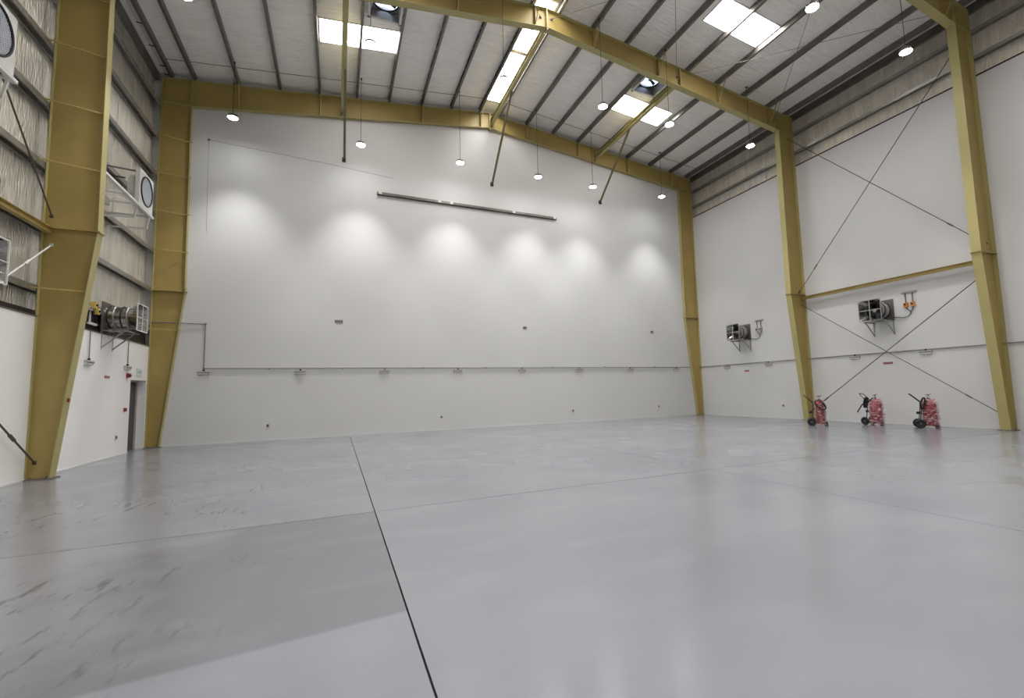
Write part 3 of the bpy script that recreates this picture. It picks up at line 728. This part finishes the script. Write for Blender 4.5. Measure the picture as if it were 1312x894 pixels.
# ------------------------------------------------------------------ roof exhaust fans
def roof_fan(h, label):
    x0, x1, y0, y1 = h; xc = (x0+x1)/2; yc = (y0+y1)/2; s = sheet(xc)
    t = thing('roof_fan', label, 'fan', (xc, yc, s), 0, 'roof exhaust fans'); hx = (x1-x0)/2; hy = (y1-y0)/2
    W = min(hx, hy)
    m = MB()
    for sg in (-1, 1):
        m.box((sg*hx, -hy, -.16), (sg*(hx-.02), hy, .3)); m.box((-hx, sg*hy, -.16), (hx, sg*(hy-.02), .3))
    m.build('curb', 'white_metal', t)
    m = MB()
    for sg in (-1, 1):
        m.box((sg*(hx+.03), -hy-.03, -.19), (sg*(hx-.05), hy+.03, -.15)); m.box((-hx-.03, sg*(hy+.03), -.19), (hx+.03, sg*(hy-.05), -.15))
    m.build('trim_frame', 'white_metal', t)
    for k in range(5):
        zz = -.14+k*.045; q = W-.03-k*.016; fr_ = MB()
        for sg in (-1, 1): fr_.bar((sg*q, -q, zz), (sg*q, q, zz), .012, .05); fr_.bar((-q, sg*q, zz), (q, sg*q, zz), .012, .05)
        fr_.build('louvre', 'galv', t)
    R = W-.1; n = 32; vs = []
    for i in range(n):
        a = 2*PI*i/n; k = (W-.02)/max(abs(math.cos(a)), abs(math.sin(a))); vs.append((k*math.cos(a), k*math.sin(a), .1))
    for i in range(n):
        a = 2*PI*i/n; vs.append((R*math.cos(a), R*math.sin(a), .1))
    MB().add(vs, [(i, (i+1) % n, n+(i+1) % n, n+i) for i in range(n)]).build('orifice_plate', 'galv', t)
    MB().torus((0, 0, .09), R, .03, 'z', 32).build('ring', 'black', t)
    MB().tube([(0, 0, .1), (0, 0, .22)], .08, 12).build('motor', 'galv_dk', t)
    MB().bar((-R, 0, .2), (R, 0, .2), .05).build('motor_arm', 'black', t)
    for k in range(3):
        a = 2*PI*k/3+.5; c, s_ = math.cos(a), math.sin(a)
        MB().add([(.06*c-.04*s_, .06*s_+.04*c, .11), (.06*c+.04*s_, .06*s_-.04*c, .15), (R*.93*c+.06*s_, R*.93*s_-.06*c, .16), (R*.93*c-.06*s_, R*.93*s_+.06*c, .1)], [(0, 1, 2, 3)]).build('blade', 'blades', t)
roof_fan(fans[0], 'square roof exhaust fan with round opening, left of the ridge')
roof_fan(fans[1], 'square roof exhaust fan with round opening, right of the ridge')
# conduits clipped under the roof lining
for yy, lab in ((18.9, 'thin conduit under the roof lining nearest the gable wall'), (14.1, 'thin conduit under the roof lining just beyond the middle rafter')):
    t = thing('roof_conduit', lab, 'conduit', (RX, yy, top(RX)))
    MB().tube([(XL+.3-RX, 0, top(XL+.3)-top(RX)-.02), (0, 0, -.02)], .012, 6).build('pipe', 'grey_metal', t)
    MB().tube([(0, 0, -.02), (XR-.3-RX, 0, top(XR-.3)-top(RX)-.02)], .012, 6).build('pipe', 'grey_metal', t)

# ------------------------------------------------------------------ wheeled fire extinguishers
def extinguisher(loc, face, label, sc=1.0, wrap=1.0, horn=False, loop=False, R=.185, turn=0.0):
    """face: direction (world xy) of local +x, seen from the camera as 'right'"""
    rz = math.atan2(face[1], face[0]) + turn
    t = thing('wheeled_fire_extinguisher', label, 'extinguisher', loc, rz, 'wheeled fire extinguishers'); t.scale = (sc, sc, sc)
    prof = [(0, .06), (.1, .065), (R, .12), (R, .78), (.15, .86), (.09, .93), (.045, .96), (.04, 1.0)]
    n = 24; vs = []; fs = []
    for (rr, z) in prof:
        for i in range(n):
            a = 2*PI*i/n; vs.append((.1+rr*math.cos(a), rr*math.sin(a), z))
    for k in range(len(prof)-1):
        for i in range(n): fs.append((k*n+i, k*n+(i+1) % n, (k+1)*n+(i+1) % n, (k+1)*n+i))
    MB().add(vs, fs, True).build('cylinder', 'bottle', t)
    # crumpled plastic wrapping
    vs = []; fs = []; nz = 22; n = 40
    rnd = random.Random(int(loc[1]*10))
    ph = [rnd.random()*6 for _ in range(4)]
    for k in range(nz+1):
        z = .035+.93*k/nz; base = R+.045 if z < .8 else R+.045-(z-.8)*.55
        for i in range(n):
            a = 2*PI*i/n
            d = .016*math.sin(a*3+k*.9+ph[0])+.012*math.sin(a*7-k*1.3+ph[1])+.01*math.sin(k*2.4+a*2+ph[2])
            if k == 0: d += .02
            vs.append((.1+(base+d)*wrap*math.cos(a), (base+d)*wrap*math.sin(a), z))
    for k in range(nz):
        for i in range(n): fs.append((k*n+i, k*n+(i+1) % n, (k+1)*n+(i+1) % n, (k+1)*n+i))
    MB().add(vs, fs, False).build('plastic_wrap', 'wrap', t, 'crumpled clear plastic wrapping')
    MB().tube([(.1, 0, .99), (.1, 0, 1.06)], .035, 10).build('valve', 'galv', t)
    MB().bar((.02, 0, 1.09), (.18, 0, 1.12), .02, .02).bar((.1, 0, 1.04), (.1, 0, 1.1), .02).build('valve_lever', 'black', t)
    MB().tube([(.1, -.04, 1.02), (.1, -.09, 1.02)], .035, 12).build('pressure_gauge', 'fixture', t)
    # trolley
    for s in (-1, 1):
        m = MB(); 
        w_ = MB().torus((-.2, s*.2, .15), .115, .036, 'y', 26, 8).tube([(-.2, s*.2-.02, .15), (-.2, s*.2+.02, .15)], .1, 22).build('wheel', 'black', t)
        MB().tube([(-.2, s*.2-.035, .15), (-.2, s*.2+.035, .15)], .03, 10).build('wheel_hub', 'galv_dk', w_)
        m.tube([(-.2, s*.12, .15), (-.13, s*.12, .62), (-.12, s*.12, .86), (-.38, s*.11, 1.12)], .014, 8)
        m.build('frame_tube', 'black', t)
    MB().tube([(-.2, -.2, .15), (-.2, .2, .15)], .014, 8).build('axle', 'black', t)
    MB().tube([(-.38, -.11, 1.12), (-.41, -.09, 1.145), (-.41, .09, 1.145), (-.38, .11, 1.12)], .014, 8).build('handle', 'black', t)
    MB().bar((-.14, -.12, .5), (-.14, .12, .5), .03).build('frame_brace', 'black', t)
    MB().bar((.27, 0, .0), (.25, 0, .14), .03, .12).bar((.1, 0, .1), (.26, 0, .1), .03, .1).build('front_foot', 'black', t)
    MB().box((-.25, -.05, .46), (-.17, .05, .54)).build('latch', 'black', t)
    # hose coil
    m = MB()
    if loop:
        pts = [(.12+.17*math.cos(a), -.25-.012*k, .78+.14*math.sin(a)-.1*math.cos(a)) for k in range(5) for a in [i*2*PI/14 for i in range(14)]]
    else:
        pts = [(-.1+.05*math.cos(a)+.04*math.sin(a), -.19-.015*k, .83+.19*math.sin(a)) for k in range(5) for a in [i*2*PI/14 for i in range(14)]]
    m.tube([(.08, -.05, 1.02)]+pts, .023, 6).build('hose', 'black', t)
    if horn:
        MB().tube([(-.1, -.2, .86), (-.25, -.22, .74), (-.42, -.22, .5), (-.44, -.22, .46)], [.03, .022, .02, .028], 8).build('discharge_nozzle', 'black', t)
    return t
def right_of(x, y):
    d = math.hypot(x, y); return (y/d, -x/d)
for (x, y_, lab, sc, kw) in ((16.55, 11.62, 'plastic-wrapped red wheeled extinguisher in front of the column, leftmost', 1.0, dict(loop=True, wrap=.92, R=.15, turn=0.0)),
                             (18.05, 10.5, 'plastic-wrapped red wheeled extinguisher with nozzle hanging out, middle one', 1.0, dict(horn=True, wrap=1.0, turn=-.6)),
                             (18.05, 8.85, 'plastic-wrapped red wheeled extinguisher nearest the camera, rightmost', 1.0, dict(wrap=1.0, R=.195, turn=.17))):
    extinguisher((x, y_, 0), right_of(x, y_), lab, sc, **kw)
